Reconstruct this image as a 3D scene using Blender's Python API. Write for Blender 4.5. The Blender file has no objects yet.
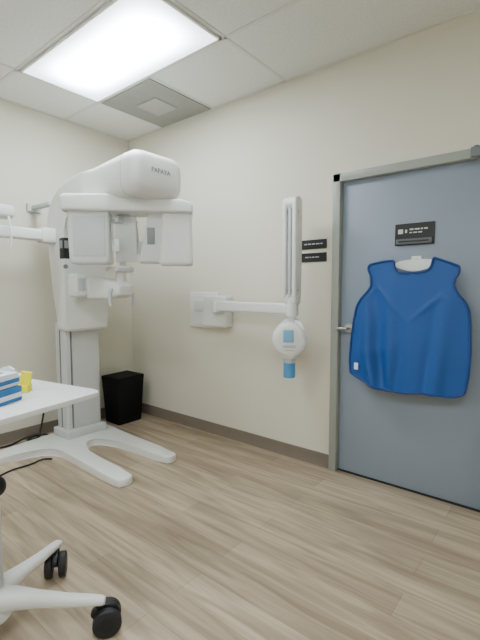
import bpy, bmesh, math, random
from mathutils import Matrix, Vector
random.seed(3)
SC = bpy.context.scene
COL = SC.collection

# ---------------------------------------------------------------- materials
def lin(c):
    return tuple(((v/255.0)/12.92 if v/255.0 <= 0.04045 else ((v/255.0+0.055)/1.055)**2.4) for v in c)+(1.0,)

def mat(name, rgb, rough=0.5, metal=0.0, var=0.04, scale=8.0, bump=0.0, bscale=200.0, emit=0.0, spec=0.5, alpha=1.0, trans=0.0):
    m = bpy.data.materials.new(name); m.use_nodes = True
    nt = m.node_tree; n = nt.nodes; l = nt.links
    b = n['Principled BSDF']
    b.inputs['Roughness'].default_value = rough
    b.inputs['Metallic'].default_value = metal
    b.inputs['Specular IOR Level'].default_value = spec
    b.inputs['Alpha'].default_value = alpha
    b.inputs['Transmission Weight'].default_value = trans
    c = lin(rgb)
    tc = n.new('ShaderNodeTexCoord')
    no = n.new('ShaderNodeTexNoise'); no.inputs['Scale'].default_value = scale
    no.inputs['Detail'].default_value = 3
    l.new(tc.outputs['Object'], no.inputs['Vector'])
    r = n.new('ShaderNodeValToRGB')
    r.color_ramp.elements[0].position = 0.3; r.color_ramp.elements[1].position = 0.7
    r.color_ramp.elements[0].color = tuple(x*(1-var) for x in c[:3])+(1,)
    r.color_ramp.elements[1].color = tuple(min(1, x*(1+var)) for x in c[:3])+(1,)
    l.new(no.outputs['Fac'], r.inputs['Fac'])
    l.new(r.outputs['Color'], b.inputs['Base Color'])
    if bump:
        n2 = n.new('ShaderNodeTexNoise'); n2.inputs['Scale'].default_value = bscale
        l.new(tc.outputs['Object'], n2.inputs['Vector'])
        bp = n.new('ShaderNodeBump'); bp.inputs['Strength'].default_value = bump; bp.inputs['Distance'].default_value = 0.002
        l.new(n2.outputs['Fac'], bp.inputs['Height'])
        l.new(bp.outputs['Normal'], b.inputs['Normal'])
    if emit:
        b.inputs['Emission Color'].default_value = c
        # diffuser glows strongest along its long centre line, where the tubes sit
        sx = n.new('ShaderNodeSeparateXYZ'); l.new(tc.outputs['Generated'], sx.inputs[0])
        def fall(sock, p0):
            a = n.new('ShaderNodeMath'); a.operation = 'SUBTRACT'; l.new(sock, a.inputs[0]); a.inputs[1].default_value = 0.5
            q = n.new('ShaderNodeMath'); q.operation = 'ABSOLUTE'; l.new(a.outputs[0], q.inputs[0])
            mr = n.new('ShaderNodeMapRange'); mr.interpolation_type = 'SMOOTHSTEP'
            l.new(q.outputs[0], mr.inputs['Value'])
            mr.inputs['From Min'].default_value = p0; mr.inputs['From Max'].default_value = 0.5
            mr.inputs['To Min'].default_value = 1.0; mr.inputs['To Max'].default_value = 0.0
            return mr.outputs[0]
        m1 = n.new('ShaderNodeMath'); m1.operation = 'MULTIPLY'
        l.new(fall(sx.outputs['Y'], 0.0), m1.inputs[0]); l.new(fall(sx.outputs['X'], 0.25), m1.inputs[1])
        m2 = n.new('ShaderNodeMapRange'); l.new(m1.outputs[0], m2.inputs['Value'])
        m2.inputs['To Min'].default_value = emit*0.12; m2.inputs['To Max'].default_value = emit*1.8
        l.new(m2.outputs[0], b.inputs['Emission Strength'])
    return m

M_wall = mat('wall_paint', (220, 215, 199), 0.75, var=0.012, scale=1.5, bump=0.15, bscale=120)
M_ceil = mat('ceiling_tile', (230, 231, 226), 0.9, var=0.05, scale=60, bump=0.3, bscale=160)
M_grid = mat('grid_metal', (220, 220, 214), 0.5, var=0.01)
M_base = mat('baseboard_vinyl', (122, 111, 99), 0.6)
M_frame = mat('door_frame_paint', (154, 158, 150), 0.45, var=0.02)
M_door = mat('door_paint', (137, 148, 162), 0.5, var=0.02, scale=3, bump=0.1, bscale=80)
M_white = mat('white_plastic', (230, 231, 229), 0.35, var=0.01)
M_white2 = mat('white_panel', (216, 218, 217), 0.45, var=0.01)
M_lgrey = mat('light_grey_plastic', (194, 198, 200), 0.45, var=0.02)
M_col = mat('column_grey', (204, 206, 206), 0.4, var=0.02)
M_grey = mat('grey_plastic', (112, 116, 120), 0.5)
M_vent = mat('vent_metal', (146, 146, 139), 0.6)
M_vent2 = mat('vent_inner', (168, 168, 162), 0.6)
M_black = mat('black_plastic', (20, 21, 24), 0.45)
M_dark = mat('dark_rubber', (34, 35, 38), 0.6)
M_bin = mat('bin_plastic', (14, 15, 17), 0.75, spec=0.2)
M_steel = mat('brushed_steel', (185, 185, 182), 0.3, metal=0.9)
M_blue = mat('blue_vinyl', (10, 76, 148), 0.55, var=0.02, scale=6, bump=0.15, bscale=60)
M_navy = mat('blue_binding', (9, 58, 122), 0.5)
M_ltblue = mat('light_blue_plastic', (82, 150, 205), 0.4)
M_screen = mat('blue_screen', (120, 178, 212), 0.3)
M_clear = mat('clear_plastic', (205, 210, 212), 0.2, alpha=0.5)
M_smoke = mat('smoked_plastic', (135, 138, 141), 0.3)
M_groove = mat('groove_grey', (112, 115, 118), 0.4)
M_slide = mat('slider_grey', (90, 93, 96), 0.4)
M_yel = mat('yellow_plastic', (245, 232, 10), 0.5)
M_box = mat('box_blue_card', (38, 110, 170), 0.6)
M_boxw = mat('box_white_card', (226, 230, 234), 0.6)
M_ink = mat('pale_print', (196, 198, 196), 0.6)
M_print = mat('grey_print', (110, 114, 120), 0.6)
M_lamp = mat('lamp_diffuser', (238, 248, 255), 0.5, var=0.0, emit=25.0)

def floor_mat():
    m = bpy.data.materials.new('vinyl_plank_floor'); m.use_nodes = True
    nt = m.node_tree; n = nt.nodes; l = nt.links; b = n['Principled BSDF']
    b.inputs['Roughness'].default_value = 0.38
    b.inputs['Specular IOR Level'].default_value = 0.45
    tc = n.new('ShaderNodeTexCoord')
    br = n.new('ShaderNodeTexBrick')
    br.inputs['Scale'].default_value = 1.0
    br.inputs['Brick Width'].default_value = 1.22
    br.inputs['Row Height'].default_value = 0.152
    br.inputs['Mortar Size'].default_value = 0.0012
    br.inputs['Mortar Smooth'].default_value = 0.4
    br.inputs['Bias'].default_value = 0.0
    br.offset = 0.37; br.offset_frequency = 2
    br.inputs['Color1'].default_value = lin((195, 177, 153))
    br.inputs['Color2'].default_value = lin((168, 150, 128))
    br.inputs['Mortar'].default_value = lin((140, 122, 102))
    l.new(tc.outputs['Object'], br.inputs['Vector'])
    def grain(scale, ns, det, dist, p0, p1, c0, c1):
        mp = n.new('ShaderNodeMapping'); mp.inputs['Scale'].default_value = scale
        l.new(tc.outputs['Object'], mp.inputs['Vector'])
        no = n.new('ShaderNodeTexNoise'); no.inputs['Scale'].default_value = ns; no.inputs['Detail'].default_value = det
        no.inputs['Distortion'].default_value = dist
        l.new(mp.outputs['Vector'], no.inputs['Vector'])
        r = n.new('ShaderNodeValToRGB')
        r.color_ramp.elements[0].position = p0; r.color_ramp.elements[1].position = p1
        r.color_ramp.elements[0].color = c0; r.color_ramp.elements[1].color = c1
        l.new(no.outputs['Fac'], r.inputs['Fac'])
        return r.outputs['Color']
    g1 = grain((1.1, 15, 1), 1.6, 4, 0.8, 0.35, 0.65, (0.62, 0.59, 0.56, 1), (1.08, 1.08, 1.07, 1))
    g2 = grain((0.5, 5.0, 1), 1.5, 3, 0.4, 0.38, 0.62, (0.82, 0.81, 0.80, 1), (1.07, 1.07, 1.07, 1))
    mx = n.new('ShaderNodeMix'); mx.data_type = 'RGBA'; mx.blend_type = 'MULTIPLY'; mx.inputs['Factor'].default_value = 0.82
    l.new(br.outputs['Color'], mx.inputs[6]); l.new(g1, mx.inputs[7])
    m2 = n.new('ShaderNodeMix'); m2.data_type = 'RGBA'; m2.blend_type = 'MULTIPLY'; m2.inputs['Factor'].default_value = 0.8
    l.new(mx.outputs[2], m2.inputs[6]); l.new(g2, m2.inputs[7])
    l.new(m2.outputs[2], b.inputs['Base Color'])
    return m
M_floor = floor_mat()

# ---------------------------------------------------------------- builder
def chaikin(pts, n=2, closed=True):
    for _ in range(n):
        out = []
        k = len(pts)
        rng = range(k) if closed else range(k-1)
        if not closed: out.append(pts[0])
        for i in rng:
            a = Vector(pts[i]); b = Vector(pts[(i+1) % k])
            out.append(tuple(a*0.75+b*0.25)); out.append(tuple(a*0.25+b*0.75))
        if not closed: out.append(pts[-1])
        pts = out
    return pts

class B:
    def __init__(s): s.bm = bmesh.new()
    def add(s, t, M=None, mi=0):
        if M is not None: bmesh.ops.transform(t, matrix=M, verts=t.verts)
        bmesh.ops.recalc_face_normals(t, faces=t.faces)
        for f in t.faces: f.material_index = mi
        me = bpy.data.meshes.new('tmp'); t.to_mesh(me); t.free()
        s.bm.from_mesh(me); bpy.data.meshes.remove(me)
        return s
    def box(s, c, size, bev=0.0, seg=3, M=None, mi=0):
        t = bmesh.new(); bmesh.ops.create_cube(t, size=1)
        for v in t.verts: v.co = Vector((v.co.x*size[0], v.co.y*size[1], v.co.z*size[2]))
        if bev: bmesh.ops.bevel(t, geom=t.edges[:], offset=bev, segments=seg, profile=0.5, affect='EDGES')
        for v in t.verts: v.co += Vector(c)
        return s.add(t, M, mi)
    def cyl(s, p1, p2, r1, r2=None, seg=28, bev=0.0, M=None, mi=0):
        r2 = r1 if r2 is None else r2
        p1 = Vector(p1); p2 = Vector(p2); d = p2-p1
        t = bmesh.new()
        bmesh.ops.create_cone(t, cap_ends=True, segments=seg, radius1=r1, radius2=r2, depth=d.length)
        if bev:
            es = [e for e in t.edges if any(len(f.verts) > 4 for f in e.link_faces)]
            bmesh.ops.bevel(t, geom=es, offset=bev, segments=3, profile=0.5, affect='EDGES')
        R = d.to_track_quat('Z', 'Y').to_matrix().to_4x4()
        bmesh.ops.transform(t, matrix=Matrix.Translation((p1+p2)/2) @ R, verts=t.verts)
        return s.add(t, M, mi)
    def prism(s, pts, plane, a, b, bev=0.0, seg=3, M=None, mi=0):
        t = bmesh.new()
        def P(p, w):
            return {'xz': (p[0], w, p[1]), 'xy': (p[0], p[1], w), 'yz': (w, p[0], p[1])}[plane]
        v1 = [t.verts.new(P(p, a)) for p in pts]; v2 = [t.verts.new(P(p, b)) for p in pts]
        f1 = t.faces.new(v1); f2 = t.faces.new(v2[::-1])
        k = len(pts)
        for i in range(k): t.faces.new((v1[i], v2[i], v2[(i+1) % k], v1[(i+1) % k]))
        if bev:
            es = list(f1.edges)+list(f2.edges)
            bmesh.ops.bevel(t, geom=es, offset=bev, segments=seg, profile=0.5, affect='EDGES')
        return s.add(t, M, mi)
    def loft(s, secs, caps=True, M=None, mi=0):
        t = bmesh.new(); R = []
        for sec in secs: R.append([t.verts.new(p) for p in sec])
        k = len(R[0])
        for i in range(len(R)-1):
            for j in range(k):
                t.faces.new((R[i][j], R[i+1][j], R[i+1][(j+1) % k], R[i][(j+1) % k]))
        if caps: t.faces.new(R[0]); t.faces.new(R[-1][::-1])
        return s.add(t, M, mi)
    def tube(s, pts, r, seg=12, smooth=2, M=None, mi=0):
        if smooth: pts = chaikin(pts, smooth, False)
        P = [Vector(p) for p in pts]; secs = []
        up = None
        for i, p in enumerate(P):
            d = (P[min(i+1, len(P)-1)]-P[max(i-1, 0)]).normalized()
            if up is None:
                up = d.orthogonal().normalized()
            up = (up - d*up.dot(d)).normalized(); q = d.cross(up)
            rr = r[i] if isinstance(r, (list, tuple)) else r
            secs.append([tuple(p+up*math.cos(a)*rr+q*math.sin(a)*rr) for a in [2*math.pi*j/seg for j in range(seg)]])
        return s.loft(secs, True, M, mi)
    def sphere(s, c, r, sc=(1, 1, 1), M=None, mi=0):
        t = bmesh.new(); bmesh.ops.create_uvsphere(t, u_segments=28, v_segments=18, radius=r)
        for v in t.verts: v.co = Vector((v.co.x*sc[0]+c[0], v.co.y*sc[1]+c[1], v.co.z*sc[2]+c[2]))
        return s.add(t, M, mi)
    def done(s, name, mats, parent=None, smooth=True, local=False, **props):
        if not isinstance(mats, (list, tuple)): mats = [mats]
        me = bpy.data.meshes.new(name)
        loc = Vector((0, 0, 0))
        if parent is None and not local:
            xs = [v.co for v in s.bm.verts]
            loc = Vector(((min(v.x for v in xs)+max(v.x for v in xs))/2, (min(v.y for v in xs)+max(v.y for v in xs))/2, min(v.z for v in xs)))
        elif parent is not None and not local:
            q = parent; off = Vector((0, 0, 0))
            while q: off += q.location; q = q.parent
            loc = off
        bmesh.ops.translate(s.bm, verts=s.bm.verts, vec=-loc)
        s.bm.to_mesh(me); s.bm.free()
        for m in mats: me.materials.append(m)
        if smooth:
            for p in me.polygons: p.use_smooth = True
            me.set_sharp_from_angle(angle=math.radians(38))
        o = bpy.data.objects.new(name, me); COL.objects.link(o)
        if parent is None: o.location = loc
        else: o.parent = parent
        for k, v in props.items(): o[k] = v
        return o

def empty(name, loc, **props):
    e = bpy.data.objects.new(name, None); e.location = loc; e.empty_display_size = 0.1
    COL.objects.link(e)
    for k, v in props.items(): e[k] = v
    return e

def rrect(w, h, r, n=5):
    out = []
    for cx, cy, a0 in ((w/2-r, h/2-r, 0), (-w/2+r, h/2-r, 90), (-w/2+r, -h/2+r, 180), (w/2-r, -h/2+r, 270)):
        for i in range(n+1):
            a = math.radians(a0+90*i/n); out.append((cx+r*math.cos(a), cy+r*math.sin(a)))
    return out

def text_mesh(body, size, M, material, name, parent, ext=0.0008):
    c = bpy.data.curves.new('t', 'FONT'); c.body = body; c.size = size; c.extrude = ext
    c.align_x = 'CENTER'; c.align_y = 'CENTER'
    o = bpy.data.objects.new('t', c); COL.objects.link(o)
    dg = bpy.context.evaluated_depsgraph_get()
    me = bpy.data.meshes.new_from_object(o.evaluated_get(dg))
    bpy.data.objects.remove(o)
    me.transform(M)
    bld = B(); bld.bm.from_mesh(me)
    for f in bld.bm.faces: f.material_index = 0
    return bld.done(name, material, parent=parent, smooth=False)

# ---------------------------------------------------------------- room
RX, RY, H = 4.8, -4.0, 2.85
DX0, DX1, DZ = 2.405, 3.335, 2.045     # door opening
B().box((RX/2, RY/2, -0.05), (RX+0.3, -RY+0.3, 0.1)).done('floor', M_floor, smooth=False, kind='structure', label='light wood-look vinyl plank floor')
B().box((RX/2, RY/2, H+0.05), (RX+0.3, -RY+0.3, 0.1)).done('ceiling', M_ceil, smooth=False, kind='structure', label='off-white suspended ceiling of lay-in tiles')
w = B()
w.box(((DX0-0.15)/2, 0.075, H/2), (DX0+0.15, 0.15, H))
w.box(((DX1+RX+0.15)/2, 0.075, H/2), (RX+0.15-DX1, 0.15, H))
w.box(((DX0+DX1)/2, 0.075, (DZ+H)/2), (DX1-DX0, 0.15, H-DZ))
w.done('wall_back', M_wall, smooth=False, kind='structure', label='cream painted wall with the door')
B().box((-0.075, RY/2, H/2), (0.15, -RY, H)).done('wall_left', M_wall, smooth=False, kind='structure', label='cream painted wall behind the x-ray machine')
B().box((RX+0.075, RY/2, H/2), (0.15, -RY, H)).done('wall_right', M_wall, smooth=False, kind='structure', label='cream painted wall')
B().box((RX/2, RY-0.075, H/2), (RX+0.3, 0.15, H)).done('wall_front', M_wall, smooth=False, kind='structure', label='cream painted wall')
bb = B()
prof = [(0, 0), (-0.014, 0), (-0.012, 0.006), (-0.008, 0.02), (-0.008, 0.095), (-0.004, 0.1), (0, 0.1)]
bb.prism(prof, 'yz', 0.0, 2.35)
bb.prism(prof, 'yz', 3.39, RX)
bb.done('baseboard_back', M_base, kind='structure', label='taupe vinyl baseboard')
B().prism([(-p[0], p[1]) for p in prof], 'xz', RY, 0.0).done('baseboard_left', M_base, kind='structure', label='taupe vinyl baseboard')

# door frame
f = B()
fw = 0.055
f.box((DX0-fw/2+0.003, 0.035, (DZ+fw)/2), (fw, 0.13, DZ+fw), 0.004, 2)
f.box((DX1+fw/2-0.003, 0.035, (DZ+fw)/2), (fw, 0.13, DZ+fw), 0.004, 2)
f.box(((DX0+DX1)/2, 0.035, DZ+fw/2-0.003), (DX1-DX0+2*fw-0.006, 0.13, fw), 0.004, 2)
f.box(((DX0+DX1)/2, 0.075, 0.004), (DX1-DX0, 0.13, 0.008), mi=1)
f.done('trim_1', [M_frame, M_dark], kind='structure', label='grey painted metal door frame')
door = empty('door_1', ((DX0+DX1)/2, 0.03, 0.01), kind='structure', label='blue-grey painted flush door')
B().box(((DX0+DX1)/2, 0.033, (DZ+0.012)/2), (DX1-DX0-0.012, 0.045, DZ-0.016), 0.003, 2).done('door_panel', M_door, parent=door)
h = B()
h.cyl((2.475, 0.011, 1.04), (2.475, -0.001, 1.04), 0.032, bev=0.003)
h.cyl((2.475, 0.0, 1.04), (2.475, -0.045, 1.04), 0.011)
h.tube([(2.475, -0.045, 1.04), (2.455, -0.055, 1.04), (2.425, -0.052, 1.038), (2.405, -0.046, 1.036)], 0.010)
h.done('door_handle', M_steel, parent=door, label='brushed steel lever handle')

# door closer corner piece
c = B()
c.box((3.225, -0.052, 2.065), (0.05, 0.045, 0.055), 0.006)
c.cyl((3.225, -0.052, 2.03), (3.225, -0.052, 2.10), 0.014)
c.done('door_closer_shoe', M_grey, label='small grey metal closer part on the door frame', category='door fitting')

# ceiling grid
g = B()
XL = [0.56, 1.945, 3.25, 4.55]
YL = [-0.69, -1.34, -1.99, -2.64, -3.29]
tw, tz = 0.024, 0.004
for y in YL: g.box((RX/2, y, H-tz/2), (RX, tw, tz))
for x in XL: g.box((x, RY/2, H-tz/2), (tw, -RY, tz))
g.box((1.215, -0.345, H-tz/2), (tw, 0.69, tz))
g.box((RX/2, -0.011, H-tz/2), (RX, 0.022, tz)); g.box((0.011, RY/2, H-tz/2), (0.022, -RY, tz))
g.done('trim_2', M_grid, smooth=False, kind='structure', label='white metal grid of the suspended ceiling')

def light_panel(x0, x1, y0, y1):
    cx, cy = (x0+x1)/2, (y0+y1)/2
    r = empty('ceiling_light', (cx, cy, H-0.02), label='lit rectangular white panel light set in the ceiling grid', category='ceiling light', group='ceiling panel lights')
    b = B(); e = 0.016
    b.box((cx, y0+e/2, H-0.009), (x1-x0, e, 0.014)); b.box((cx, y1-e/2, H-0.009), (x1-x0, e, 0.014))
    b.box((x0+e/2, cy, H-0.009), (e, y1-y0, 0.014)); b.box((x1-e/2, cy, H-0.009), (e, y1-y0, 0.014))
    b.done('light_frame', M_grid, parent=r, smooth=False)
    B().box((cx, cy, H-0.008), (x1-x0-2*e, y1-y0-2*e, 0.01)).done('light_diffuser', M_lamp, parent=r, smooth=False, label='glowing white diffuser')
light_panel(0.575, 1.93, -1.325, -0.705)
light_panel(3.265, 4.535, -3.275, -2.655)
light_panel(1.2, 2.45, -3.275, -2.655)

v = empty('air_vent', (0.89, -0.345, H-0.02), label='square grey metal air vent in the ceiling', category='vent')
b = B(); x0, x1, y0, y1 = 0.575, 1.2, -0.675, -0.025
b.box(((x0+x1)/2, (y0+y1)/2, H-0.006), (x1-x0, y1-y0, 0.008))
b.done('vent_frame', M_vent, parent=v, smooth=False)
B().box(((x0+x1)/2, (y0+y1)/2, H-0.014), (0.24, 0.24, 0.010), 0.003).done('vent_core', M_vent2, parent=v, smooth=False)

# ---------------------------------------------------------------- signs
def sign(name, x0, x1, z0, z1, y, lines, label, strip=False):
    b = B(); b.box(((x0+x1)/2, y-0.004, (z0+z1)/2), (x1-x0, 0.008, z1-z0), 0.002, 2)
    for (lx0, lx1, lz, lh) in lines:
        b.box(((lx0+lx1)/2, y-0.0085, lz), (lx1-lx0, 0.0016, lh), mi=1)
    return b.done(name, [M_black, M_ink], smooth=False, label=label, category='sign')
random.seed(5)
def words(x0, x1, z, hgt):
    out = []; x = x0
    while x < x1-0.012:
        wd = random.uniform(0.012, 0.03); out.append((x, min(x+wd, x1), z, hgt)); x += wd+0.007
    return out
sign('wall_sign', 2.09, 2.30, 1.602, 1.668, 0.0, words(2.12, 2.27, 1.637, 0.008), 'black wall plate with a pale line of lettering', )
sign('wall_sign', 2.09, 2.30, 1.509, 1.573, 0.0, words(2.13, 2.26, 1.542, 0.008), 'black wall plate with a pale line of lettering', )
ds = [(2.795, 2.825, 1.672, 0.028), (2.838, 2.85, 1.672, 0.02)] + words(2.865, 2.98, 1.682, 0.009) + words(2.865, 2.95, 1.662, 0.007)
sign('door_sign', 2.775, 3.01, 1.585, 1.72, 0.011, ds, 'black door plate with small pale lettering')
b = B(); b.box((2.893, -0.006, 1.607), (0.215, 0.012, 0.034), 0.003); b.box((2.893, -0.0125, 1.607), (0.18, 0.002, 0.010), mi=1)
b.done('sign_slider', [M_slide, M_black], smooth=False, label='dark grey sliding strip under the door plate', category='sign')

# ---------------------------------------------------------------- lead apron + hanger
hg = B()
hg.cyl((2.912, 0.011, 1.49), (2.912, -0.035, 1.49), 0.012)
pts = [(2.78, 1.455), (2.81, 1.482), (2.87, 1.492), (2.955, 1.494), (3.02, 1.488), (3.05, 1.465), (3.03, 1.45), (2.96, 1.425), (2.912, 1.418), (2.86, 1.425)]
hg.prism(chaikin(pts, 2), 'xz', -0.042, -0.028, 0.004)
hg.box((2.912, 0.003, 1.49), (0.06, 0.012, 0.05), 0.003)
hg.done('hanger', M_white, label='white plastic hanger fixed to the door behind the apron', category='hanger')

NL = [(0.70, 2.528), (0.80, 2.520), (0.95, 2.528), (1.10, 2.545), (1.20, 2.565), (1.245, 2.592), (1.29, 2.636), (1.33, 2.660), (1.40, 2.656), (1.455, 2.632), (1.475, 2.645)]
NR = [(0.70, 3.222), (0.80, 3.236), (0.95, 3.240), (1.10, 3.234), (1.19, 3.226), (1.235, 3.206), (1.28, 3.168), (1.33, 3.145), (1.38, 3.148), (1.43, 3.170), (1.455, 3.168)]
def interp(tab, z):
    if z <= tab[0][0]: return tab[0][1]
    for (a, xa), (b2, xb) in zip(tab, tab[1:]):
        if z <= b2:
            k = (z-a)/(b2-a)
            return xa+(xb-xa)*k
    return tab[-1][1]
NECK = 1.392
NLn = [(NECK, 2.912), (NECK+.003, 2.858), (NECK+.010, 2.828), (1.43, 2.808), (1.50, 2.800)]
NRn = [(NECK, 2.912), (NECK+.003, 2.970), (NECK+.010, 3.002), (1.43, 3.024), (1.50, 3.034)]
def zbot(x):
    k = (x-2.52)/(3.24-2.52)
    return 0.665+0.080*max(0, 1-k*3.2)**1.3+0.045*max(0, (k-0.85)/0.15)**1.8+0.02*k+0.006*math.sin(k*11)
def ztop(x):
    if x < 2.9: return 1.466+0.02*math.sin(max(0, min(1, (x-2.64)/0.17))*math.pi*0.6)
    return 1.497-0.055*max(0, (x-3.02)/0.14)**1.2
def ridge(q, w_): return math.exp(-(q/w_)**2)
def surf(x, z):
    cx = (x-2.88)/0.37; kz = (1.5-z)/0.83
    y = -0.068-0.045*max(0, 1-cx*cx)*(0.35+0.65*kz)
    y += 0.003*math.sin(x*20+z*4)*(0.3+kz)
    g_ = min(1, max(0, kz*1.4-0.15))
    lf = x-2.62-0.12*(1.25-z)-0.01*math.sin(z*12)
    y += -0.034*ridge(lf, 0.034)*g_+0.024*ridge(lf-0.07, 0.033)*g_
    lf2 = x-2.80+0.05*(1.25-z)-0.012*math.sin(z*9)
    y += -0.014*ridge(lf2, 0.033)*g_+0.012*ridge(lf2-0.06, 0.033)*g_
    y += -0.020*ridge(x-3.12+0.12*(1.2-z), 0.042)*kz+0.010*ridge(x-3.04+0.08*(1.2-z), 0.03)*g_
    # slack creases swinging from the shoulders to the middle
    y += -0.007*ridge(z-1.30+1.1*abs(x-2.70)-0.02, 0.022)*ridge(x-2.76, 0.10)
    y += -0.007*ridge(z-1.27+0.9*abs(x-3.08), 0.022)*ridge(x-3.02, 0.10)
    y += -0.006*ridge(z-0.93-0.35*(x-2.75), 0.03)*ridge(x-2.72, 0.14)
    return y
bm = bmesh.new(); NR_ROWS, NC = 72, 38
grid = []
for i in range(NR_ROWS+1):
    q = i/NR_ROWS
    zz = 0.70+q*(1.475-0.70)
    a, d = interp(NL, zz), interp(NR, zz)
    if zz > NECK: b1, c1 = interp(NLn, zz), interp(NRn, zz)
    else: b1 = c1 = 2.912
    row = []
    for j in range(NC+1):
        row.append((a+(b1-a)*j/NC, zz, q))
    for j in range(NC+1):
        row.append((c1+(d-c1)*j/NC, zz, q))
    vr = []
    for (x, z, qq) in row:
        kb = max(0, 1-qq*3); kt = max(0, (qq-0.8)/0.2)
        z2 = z+(zbot(x)-0.70)*kb+(ztop(x)-1.475)*kt
        vr.append(bm.verts.new((x, surf(x, z2), z2)))
    grid.append((vr, zz))
for i in range(NR_ROWS):
    r0, r1 = grid[i][0], grid[i+1][0]
    for j in range(2*NC+1):
        if j == NC: continue
        bm.faces.new((r0[j], r0[j+1], r1[j+1], r1[j]))
bmesh.ops.remove_doubles(bm, verts=bm.verts, dist=0.0006)
bmesh.ops.recalc_face_normals(bm, faces=bm.faces)
bed = [e for e in bm.edges if len(e.link_faces) == 1]
adj = {}
for e in bed:
    for a_, b_ in ((e.verts[0], e.verts[1]), (e.verts[1], e.verts[0])): adj.setdefault(a_, []).append(b_)
start = bed[0].verts[0]; loop = [start]; prev = None; cur = start
while True:
    nx = [q for q in adj[cur] if q is not prev]
    if not nx: break
    nxt = nx[0]
    if nxt is start: break
    loop.append(nxt); prev, cur = cur, nxt
    if len(loop) > 2000: break
lp = [tuple(v_.co) for v_ in loop]
apron = empty('lead_apron', (2.88, -0.07, 0.66), label='blue vinyl lead apron hanging from the door', category='lead apron')
geo = bmesh.ops.solidify(bm, geom=bm.faces[:], thickness=0.014)
bmesh.ops.recalc_face_normals(bm, faces=bm.faces)
ab = B(); ab.bm.free(); ab.bm = bm
ab.done('apron_body', M_blue, parent=apron)
bt = B()
lp2 = lp[::2]+[lp[0], lp[1]]
bt.tube([(p[0], p[1]+0.0, p[2]) for p in lp2], 0.0075, seg=8, smooth=1)
bt.done('binding', M_navy, parent=apron, label='darker blue edge binding')
tg = B(); y0_ = surf(2.575, 0.79)
tg.box((2.578, y0_-0.016, 0.80), (0.028, 0.004, 0.045), 0.001)
tg.done('tag', M_boxw, parent=apron, label='small white fabric tag')

# ---------------------------------------------------------------- intraoral wall x-ray unit
U = empty('dental_xray_unit', (1.18, 0.0, 0.96), label='white wall-mounted dental x-ray unit with folding arm', category='x-ray unit')
b = B()
b.box((1.11, -0.023, 1.125), (0.34, 0.044, 0.32), 0.012)
b.box((1.10, -0.048, 1.125), (0.28, 0.012, 0.26), 0.006)
b.box((1.30, -0.056, 1.12), (0.26, 0.11, 0.27), 0.02)
b.done('wall_bracket', M_white, parent=U)
b = B(); b.box((1.07, -0.056, 1.16), (0.12, 0.006, 0.09), 0.002)
b.done('control_panel', M_white2, parent=U)
b = B()
b.cyl((1.36, -0.14, 1.115), (1.36, -0.14, 1.225), 0.042, bev=0.006)
b.box((1.36, -0.10, 1.17), (0.08, 0.08, 0.09), 0.01)
b.loft([[(1.34+k[0], -0.14+p[0]-k[0]*0.075, 1.170+p[1]) for p in rrect(0.055, k[1], 0.014)] for k in ((0, 0.086), (0.35, 0.080), (0.80, 0.076))])
b.done('horizontal_arm', M_white, parent=U)
PX, PY = 2.14, -0.20
b = B()
b.cyl((PX, PY, 1.12), (PX, PY, 1.235), 0.044, bev=0.006)
b.box((PX-0.040, PY-0.01, 1.585), (0.032, 0.09, 0.66), 0.01)
b.box((PX+0.040, PY-0.01, 1.585), (0.032, 0.09, 0.66), 0.01)
b.box((PX, PY+0.03, 1.585), (0.08, 0.02, 0.68), 0.005)
b.box((PX, PY, 1.24), (0.095, 0.085, 0.07), 0.015)
b.cyl((PX-0.055, PY-0.01, 1.90), (PX+0.055, PY-0.01, 1.90), 0.045, bev=0.008)
b.done('folding_arm', M_white, parent=U)
b = B(); b.box((PX, PY-0.03, 1.56), (0.022, 0.035, 0.62), 0.006); b.done('inner_link', M_lgrey, parent=U)
for zz in (1.30, 1.84):
    b = B(); b.cyl((PX-0.056, PY-0.02, zz), (PX+0.056, PY-0.02, zz), 0.012)
    b.done('pivot', M_grey, parent=U)
b = B()
b.cyl((PX, PY, 1.14), (PX, PY, 1.05), 0.03)
b.tube([(PX-0.01, PY, 1.085), (PX-0.07, PY, 1.075), (PX-0.104, PY-0.02, 1.02), (PX-0.112, PY-0.03, 0.955)], 0.016)
b.tube([(PX+0.01, PY, 1.085), (PX+0.07, PY, 1.075), (PX+0.104, PY-0.02, 1.02), (PX+0.112, PY-0.03, 0.955)], 0.016)
b.done('yoke', M_white2, parent=U)
b = B()
dv = Vector((0.55, -0.83, 0)).normalized()
c0 = Vector((PX, PY-0.03, 0.958))
b.cyl(c0-dv*0.075, c0+dv*0.075, 0.122, bev=0.035, seg=40)
b.box((c0.x, c0.y, 0.85), (0.11, 0.11, 0.06), 0.02)
b.done('tube_head', M_white, parent=U)
b = B()
Rf = Matrix.Translation(c0+dv*0.0775) @ Matrix(((-dv.y, 0, dv.x, 0), (dv.x, 0, dv.y, 0), (0, 1, 0, 0), (0, 0, 0, 1)))
b.box((-0.01, 0.030, 0), (0.072, 0.085, 0.008), 0.003, M=Rf)
b.done('display', M_screen, parent=U, label='blue control display')
b = B()
b.box((-0.005, -0.040, 0), (0.09, 0.014, 0.006), 0.003, M=Rf); b.box((-0.005, -0.066, 0), (0.06, 0.012, 0.006), 0.003, M=Rf)
b.done('button_strip', M_lgrey, parent=U)
b = B(); b.cyl((c0.x, c0.y, 0.835), (c0.x, c0.y, 0.79), 0.048, 0.042, bev=0.004); b.done('collar', M_lgrey, parent=U)
b = B(); b.cyl((c0.x, c0.y, 0.80), (c0.x, c0.y, 0.685), 0.042, 0.042, bev=0.008); b.done('cone', M_ltblue, parent=U, label='light blue aiming cone')

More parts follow.
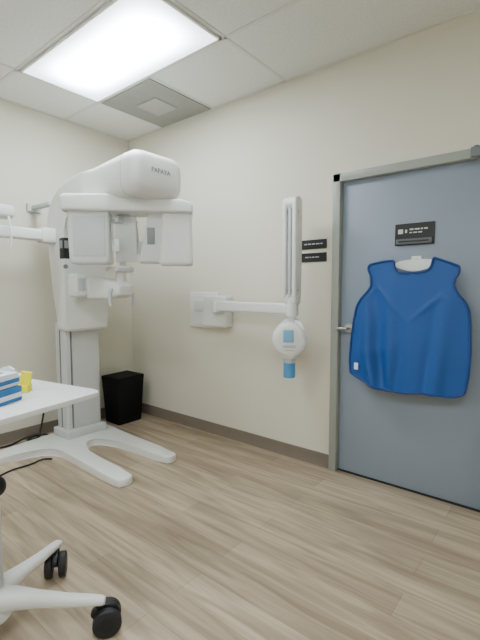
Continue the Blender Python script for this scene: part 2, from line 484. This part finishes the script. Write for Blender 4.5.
# ---------------------------------------------------------------- panoramic machine
P = empty('panoramic_xray_machine', (0.33, -0.82, 0.0), label='large white panoramic dental x-ray machine with overhead arm', category='x-ray machine')
out = [(.2, -.60), (.2, -.95), (.25, -1.38), (.27, -1.52), (.41, -1.54), (.44, -1.42), (.46, -1.24), (.56, -1.15), (.66, -1.14), (1.37, -1.17), (1.43, -1.15), (1.435, -1.06), (1.38, -1.035), (.86, -1.02), (.64, -.96), (.58, -.87), (.64, -.79), (.86, -.74), (1.33, -.72), (1.385, -.70), (1.39, -.63), (1.34, -.60), (.62, -.58), (.42, -.56), (.24, -.56)]
B().prism(chaikin(out, 1), 'xy', 0.0, 0.055, 0.010, 2).done('base', M_white, parent=P)
b = B()
b.box((0.335, -0.815, 0.55), (0.18, 0.31, 0.96), 0.012)
b.box((0.345, -0.815, 0.085), (0.25, 0.37, 0.07), 0.015)
b.done('column', M_col, parent=P)
b = B()
b.box((0.4255, -0.925, 0.55), (0.006, 0.014, 0.84), 0.001)
b.box((0.33, -0.971, 0.55), (0.014, 0.005, 0.84), 0.001)
b.done('column_groove', M_groove, parent=P)
prof = [(.385, .975), (.50, .965), (.52, .985), (.53, 1.3), (.53, 1.76), (.55, 1.88), (.60, 1.93), (.7, 1.945), (.95, 1.948), (.95, 2.178), (.80, 2.17), (.56, 2.15), (.44, 2.11), (.35, 2.05), (.29, 1.97), (.275, 1.88), (.275, 1.75), (.30, 1.5), (.34, 1.25), (.37, 0.99)]
b = B(); b.prism(prof, 'xz', -1.015, -0.62, 0.03, 4)
b.done('carriage', M_white, parent=P)
cy = -0.8175
b = B()
secs = []
for x, wy, z0, z1, rr in ((0.80, 0.390, 1.950, 2.168, 0.03), (0.90, 0.396, 1.946, 2.178, 0.04), (1.05, 0.408, 1.942, 2.195, 0.055), (1.20, 0.420, 1.94, 2.21, 0.07), (1.33, 0.43, 1.938, 2.222, 0.08), (1.41, 0.43, 1.938, 2.225, 0.08), (1.45, 0.41, 1.948, 2.215, 0.078), (1.472, 0.37, 1.968, 2.195, 0.07), (1.48, 0.32, 1.99, 2.175, 0.06)):
    secs.append([(x, cy+p[0], (z0+z1)/2+p[1]) for p in rrect(wy, z1-z0, rr, 7)])
b.loft(secs)
b.done('overhead_arm', M_white, parent=P)
b = B()
sq = [[(x, cy+p[0], 2.080+p[1]) for p in rrect(0.4325, 0.287, 0.08, 7)] for x in (1.325, 1.332)]
b.loft(sq)
b.done('seam', M_lgrey, parent=P)
Mt = Matrix(((0, 0, 1, 1.481), (1, 0, 0, cy), (0, 1, 0, 2.10), (0, 0, 0, 1)))
text_mesh('PAPAYA', 0.045, Mt, M_print, 'brand_lettering', P)

A = math.radians(46)
MR = Matrix.Translation((1.15, -0.85, 0)) @ Matrix.Rotation(A, 4, 'Z')
b = B()
yk = [(-0.43, 1.85), (-0.445, 1.90), (-0.44, 1.945), (-0.41, 1.965), (0, 1.965), (0.38, 1.945), (0.45, 1.925), (0.465, 1.90), (0.465, 1.85)]
b.prism(yk, 'xz', -0.13, 0.13, 0.018, 4, M=MR)
b.done('rotating_arm', M_white, parent=P)
def headloft(x0t, x1t, x0b, x1b, z0, z1, d, r=0.03):
    s = []
    for k, q in ((0, 0.90), (0.02, 0.96), (0.04, 0.99), (0.07, 1), (0.5, 1), (0.9, 1), (1.0, 1)):
        xa = x0b+(x0t-x0b)*k; xb = x1b+(x1t-x1b)*k
        ins = (1-q)*0.2
        s.append([((xa+xb)/2+p[0], p[1], z0+(z1-z0)*k) for p in rrect((xb-xa)-ins, d-ins, r)])
    return s
b = B(); b.loft(headloft(-0.41, -0.12, -0.395, -0.12, 1.49, 1.86, 0.18, 0.025), M=MR)
b.done('tube_housing', M_white2, parent=P)
b = B(); b.box((-0.255, -0.0915, 1.68), (0.215, 0.008, 0.28), 0.003, M=MR); b.done('housing_panel', M_lgrey, parent=P, label='pale grey translucent cover panel')
b = B(); b.loft(headloft(0.25, 0.455, 0.22, 0.465, 1.485, 1.86, 0.18, 0.025), M=MR)
b.done('sensor_housing', M_white, parent=P)
b = B(); b.loft(headloft(0.14, 0.28, 0.07, 0.26, 1.50, 1.85, 0.12, 0.02), M=MR); b.done('sensor_cover', M_white2, parent=P, label='pale grey sensor cover')
b = B(); b.box((0.165, -0.0615, 1.69), (0.055, 0.008, 0.12), 0.003, M=MR); b.done('sensor', M_smoke, parent=P, label='dark grey sensor window')
b = B(); b.box((-0.015, -0.02, 1.67), (0.15, 0.010, 0.33), 0.004, M=MR)
b.done('clear_shield', M_clear, parent=P, label='translucent plastic head guide')
# head support
b = B()
b.cyl((1.10, -0.85, 1.86), (1.10, -0.85, 1.78), 0.045, bev=0.004)
b.tube([(1.10, -0.90, 1.80), (1.10, -0.96, 1.79), (1.11, -0.96, 1.70), (1.13, -0.955, 1.62)], 0.008)
b.tube([(1.10, -0.80, 1.80), (1.10, -0.74, 1.79), (1.11, -0.74, 1.70), (1.13, -0.745, 1.62)], 0.008)
b.box((1.10, -0.85, 1.80), (0.09, 0.18, 0.035), 0.01)
b.done('head_support', M_lgrey, parent=P)
for yy in (-0.955, -0.745):
    b = B(); b.box((1.14, yy, 1.62), (0.08, 0.012, 0.09), 0.005)
    b.done('temple_pad', M_white, parent=P)
# chin rest
b = B()
b.box((0.62, -0.86, 1.33), (0.24, 0.16, 0.14), 0.02)
b.prism([(0.66, 1.25), (0.72, 1.235), (1.06, 1.245), (1.12, 1.27), (1.13, 1.33), (1.10, 1.365), (0.95, 1.38), (0.70, 1.41)], 'xz', -0.93, -0.79, 0.02)
b.box((0.66, -0.98, 1.34), (0.12, 0.10, 0.18), 0.02)
b.done('chin_arm', M_white, parent=P)
b = B(); b.box((0.722, -0.98, 1.345), (0.006, 0.06, 0.10), 0.002); b.done('arm_panel', M_lgrey, parent=P)
b = B()
b.cyl((1.06, -0.86, 1.34), (1.06, -0.86, 1.45), 0.035)
b.box((1.05, -0.86, 1.455), (0.14, 0.16, 0.04), 0.012)
b.box((1.09, -0.86, 1.51), (0.015, 0.05, 0.06), 0.005)
b.done('chin_rest', M_white2, parent=P)
for s in (-1, 1):
    b = B()
    y = -0.86+s*0.05
    b.tube([(1.04, y, 1.32), (1.06, y+s*0.05, 1.29), (1.07, y+s*0.055, 1.24), (1.075, y+s*0.05, 1.19)], 0.012)
    b.done('hand_grip', M_lgrey, parent=P)
b = B(); b.box((0.500, -0.992, 1.635), (0.072, 0.06, 0.17), 0.012); b.done('control_display', M_black, parent=P, label='small dark control display')
b = B(); b.box((0.5365, -0.995, 1.665), (0.002, 0.035, 0.06)); b.box((0.500, -1.0225, 1.665), (0.045, 0.002, 0.06)); b.done('display_screen', M_smoke, parent=P)
b = B(); b.cyl((0.52, -1.00, 1.49), (0.538, -1.008, 1.49), 0.018); b.done('control_knob', M_grey, parent=P)
# cephalometric side arm
b = B()
b.box((0.34, -1.50, 1.74), (0.10, 1.05, 0.085), 0.012)
b.box((0.35, -1.05, 1.74), (0.12, 0.14, 0.12), 0.02)
b.done('side_arm', M_white, parent=P)
b = B()
b.box((0.35, -1.49, 1.885), (0.15, 0.34, 0.10), 0.03)
b.box((0.35, -1.50, 1.80), (0.08, 0.10, 0.08), 0.01)
b.done('side_arm_head', M_white2, parent=P)
b = B(); b.tube([(0.41, -1.37, 1.85), (0.43, -1.37, 1.78), (0.43, -1.36, 1.70), (0.42, -1.37, 1.62)], 0.008); b.done('ear_rod', M_white, parent=P)
b = B(); b.box((0.17, -1.0, 2.01), (0.31, 0.05, 0.03), 0.004); b.box((0.013, -1.0, 2.01), (0.02, 0.12, 0.07), 0.004); b.done('wall_brace', M_lgrey, parent=P)

# ---------------------------------------------------------------- black bin
bx, by = 0.235, -0.29
W = empty('waste_bin', (bx, by, 0.0), label='black plastic bin standing in the room corner', category='bin')
secs = []
for z, wx, wy in ((0, .22, .26), (0.01, .23, .27), (0.42, .28, .31), (0.44, .285, .315), (0.45, .285, .315), (0.45, .27, .30), (0.40, .26, .29), (0.05, .20, .24)):
    secs.append([(bx+p[0], by+p[1], z) for p in rrect(wx, wy, 0.02)])
B().loft(secs).done('bin_body', M_bin, parent=W)
B().prism([(by-0.15, 0.452), (by+0.15, 0.452), (by+0.15, 0.465), (by-0.15, 0.458)], 'yz', bx-0.138, bx+0.138).done('bin_lid', M_bin, parent=W, smooth=False)

# ---------------------------------------------------------------- cables
b = B(); b.tube([(1.0, -2.3, 0.006), (0.85, -1.9, 0.006), (0.66, -1.66, 0.006), (0.58, -1.50, 0.006), (0.60, -1.36, 0.006), (0.56, -1.26, 0.006), (0.62, -1.21, 0.006)], 0.007, seg=8)
b.done('power_cable', M_black, label='black power cable lying on the floor beside the machine base', category='cable')
b = B(); b.tube([(0.05, -0.98, 0.30), (0.05, -1.02, 0.10), (0.07, -1.06, 0.007), (0.15, -1.12, 0.009), (0.19, -1.02, 0.012), (0.12, -0.98, 0.024), (0.06, -1.08, 0.03), (0.12, -1.20, 0.025), (0.18, -1.12, 0.04), (0.10, -1.04, 0.045), (0.05, -1.16, 0.03), (0.09, -1.30, 0.007), (0.06, -1.42, 0.007), (0.10, -1.55, 0.007), (0.25, -1.66, 0.007), (0.5, -1.68, 0.007)], 0.008, seg=8)
b.done('power_cable', M_black, label='black cable bunched on the floor behind the column', category='cable')

# ---------------------------------------------------------------- rolling table
TC = Vector((2.055, -2.155, 0))
T = empty('rolling_table', TC, label='white pedestal table with five-star base on black casters', category='table')
ang = math.radians(11)
TZ = 0.885
Mtb = Matrix.Translation((2.165, -1.725, 0)) @ Matrix.Rotation(ang, 4, 'Z')
top = [(p[0]-0.475, p[1]-0.275) for p in rrect(0.95, 0.55, 0.05, 6)]
B().prism(top, 'xy', TZ-0.019, TZ, 0.005, 2, M=Mtb).done('tabletop', M_white, parent=T)
b = B()
b.cyl(TC+Vector((0, 0, 0.13)), TC+Vector((0, 0, 0.58)), 0.052, bev=0.003)
b.cyl(TC+Vector((0, 0, 0.50)), TC+Vector((0, 0, TZ-0.034)), 0.03)
b.box((TC.x-0.06, TC.y+0.02, TZ-0.029), (0.34, 0.22, 0.02), 0.004)
b.done('column', M_lgrey, parent=T)
b = B(); b.cyl(TC+Vector((0, 0, 0.60)), TC+Vector((0.035, 0.03, 0.60)), 0.014); b.sphere(TC+Vector((0.042, 0.034, 0.60)), 0.028, (1, 1, 1.3))
b.done('height_knob', M_black, parent=T)
b = B()
b.cyl(TC+Vector((0, 0, 0.10)), TC+Vector((0, 0, 0.215)), 0.080, 0.055, bev=0.008)
angs = [math.radians(45.5+72*i) for i in range(5)]
for a in angs:
    d = Vector((math.cos(a), math.sin(a), 0)); s = Vector((-d.y, d.x, 0)); sc = []
    for r, wd, zt, ht in ((0.03, 0.095, 0.212, 0.10), (0.10, 0.076, 0.200, 0.072), (0.18, 0.060, 0.180, 0.052), (0.28, 0.050, 0.160, 0.040), (0.37, 0.044, 0.148, 0.032), (0.408, 0.038, 0.142, 0.028), (0.418, 0.028, 0.136, 0.02)):
        sc.append([tuple(TC+d*r+s*p[0]+Vector((0, 0, zt-ht/2+p[1]))) for p in rrect(wd, ht, min(ht, wd)*0.42, 5)])
    b.loft(sc)
b.done('star_base', M_white, parent=T)
b = B()
b.cyl((0, 0, 0.09), (0, 0, 0.120), 0.013)
b.prism(chaikin([(-0.025, 0.06), (-0.03, 0.095), (0.02, 0.114), (0.06, 0.107), (0.084, 0.075), (0.05, 0.05)], 2), 'xz', -0.010, 0.010, 0.003)
b.cyl((0.03, -0.038, 0.053), (0.03, 0.038, 0.053), 0.012)
w = B()
w.cyl((0, -0.015, 0.0), (0, 0.015, 0.0), 0.053, bev=0.006, seg=32)
w.cyl((0, -0.0165, 0.0), (0, 0.0165, 0.0), 0.028, seg=24, mi=1)
for i, a in enumerate(angs):
    d = Vector((math.cos(a), math.sin(a), 0))*0.393
    if i == 0:
        cb = b.done('caster', M_black, parent=T, local=True)
        w1 = w.done('wheel', [M_dark, M_black], parent=cb, local=True)
        w1.location = (0.03, -0.029, 0.053)
        w2 = w1.copy(); COL.objects.link(w2); w2.parent = cb; w2.location = (0.03, 0.029, 0.053)
        first = (cb, (w1, w2))
    else:
        cb = first[0].copy(); COL.objects.link(cb); cb.parent = T
        for q in first[1]:
            k = q.copy(); COL.objects.link(k); k.parent = cb; k.location = q.location
    cb.location = d; cb.rotation_euler = (0, 0, [1.0, -0.6, 1.0, 4.0, 5.2][i])

# things on the table
def lbox(name, c, size, rot, m1, m2, label, cat):
    b = B(); Mx = Matrix.Translation((c[0], c[1], TZ+0.001)) @ Matrix.Rotation(rot, 4, 'Z')
    z = c[2]
    b.box((0, 0, z+size[2]/2), size, 0.002, 2, M=Mx)
    b.box((0, 0, z+size[2]*0.42), (size[0]+0.0015, size[1]+0.0015, size[2]*0.32), M=Mx, mi=1)
    b.box((0, 0, z+size[2]+0.0006), (size[0]*0.6, size[1]*0.5, 0.0012), M=Mx, mi=1)
    return b.done(name, [m1, m2], smooth=False, label=label, category=cat)
lbox('glove_box', (1.985, -2.105, 0), (0.20, 0.13, 0.055), 0.45, M_box, M_boxw, 'blue and white cardboard box on the tabletop', 'box')
lbox('glove_box', (1.98, -2.105, 0.057), (0.19, 0.12, 0.05), 0.5, M_boxw, M_box, 'white cardboard box with blue band stacked on another box', 'box')
b = B()
Mx = Matrix.Translation((1.925, -1.945, TZ+0.001)) @ Matrix.Rotation(0.75, 4, 'Z')
b.box((0, 0, 0.014), (0.050, 0.044, 0.028), 0.001, M=Mx)
b.box((0.002, 0.002, 0.056), (0.040, 0.014, 0.056), 0.001, M=Mx @ Matrix.Rotation(0.16, 4, 'Y'))
b.done('sticky_note_pad', M_yel, smooth=False, label='bright yellow stack of note pads on the tabletop', category='note pad')
b = B(); Mx = Matrix.Translation((1.83, -1.97, TZ+0.001)) @ Matrix.Rotation(0.5, 4, 'Z')
b.box((0, 0, 0.032), (0.12, 0.07, 0.064), 0.006, M=Mx)
b.prism([(-0.03, 0.06), (0.03, 0.06), (0.036, 0.085), (0.01, 0.10), (-0.02, 0.092), (-0.038, 0.075)], 'xz', -0.008, 0.008, 0.003, M=Mx)
b.done('tissue_pack', M_boxw, smooth=False, label='white tissue pack with a tissue pulled up', category='tissues')

# ---------------------------------------------------------------- world, camera
wd = bpy.data.worlds.new('room_world'); SC.world = wd; wd.use_nodes = True
wd.node_tree.nodes['Background'].inputs['Color'].default_value = (0.8, 0.85, 0.9, 1)
wd.node_tree.nodes['Background'].inputs['Strength'].default_value = 0.3
cd = bpy.data.cameras.new('camera'); cam = bpy.data.objects.new('camera', cd); COL.objects.link(cam)
cd.sensor_fit = 'HORIZONTAL'; cd.sensor_width = 36; cd.lens = 36*410/480
cam.location = (3.68, -2.68, 1.31)
cam.rotation_euler = (math.radians(90-4.3), 0, math.radians(39.1))
cd.clip_start = 0.02
SC.camera = cam
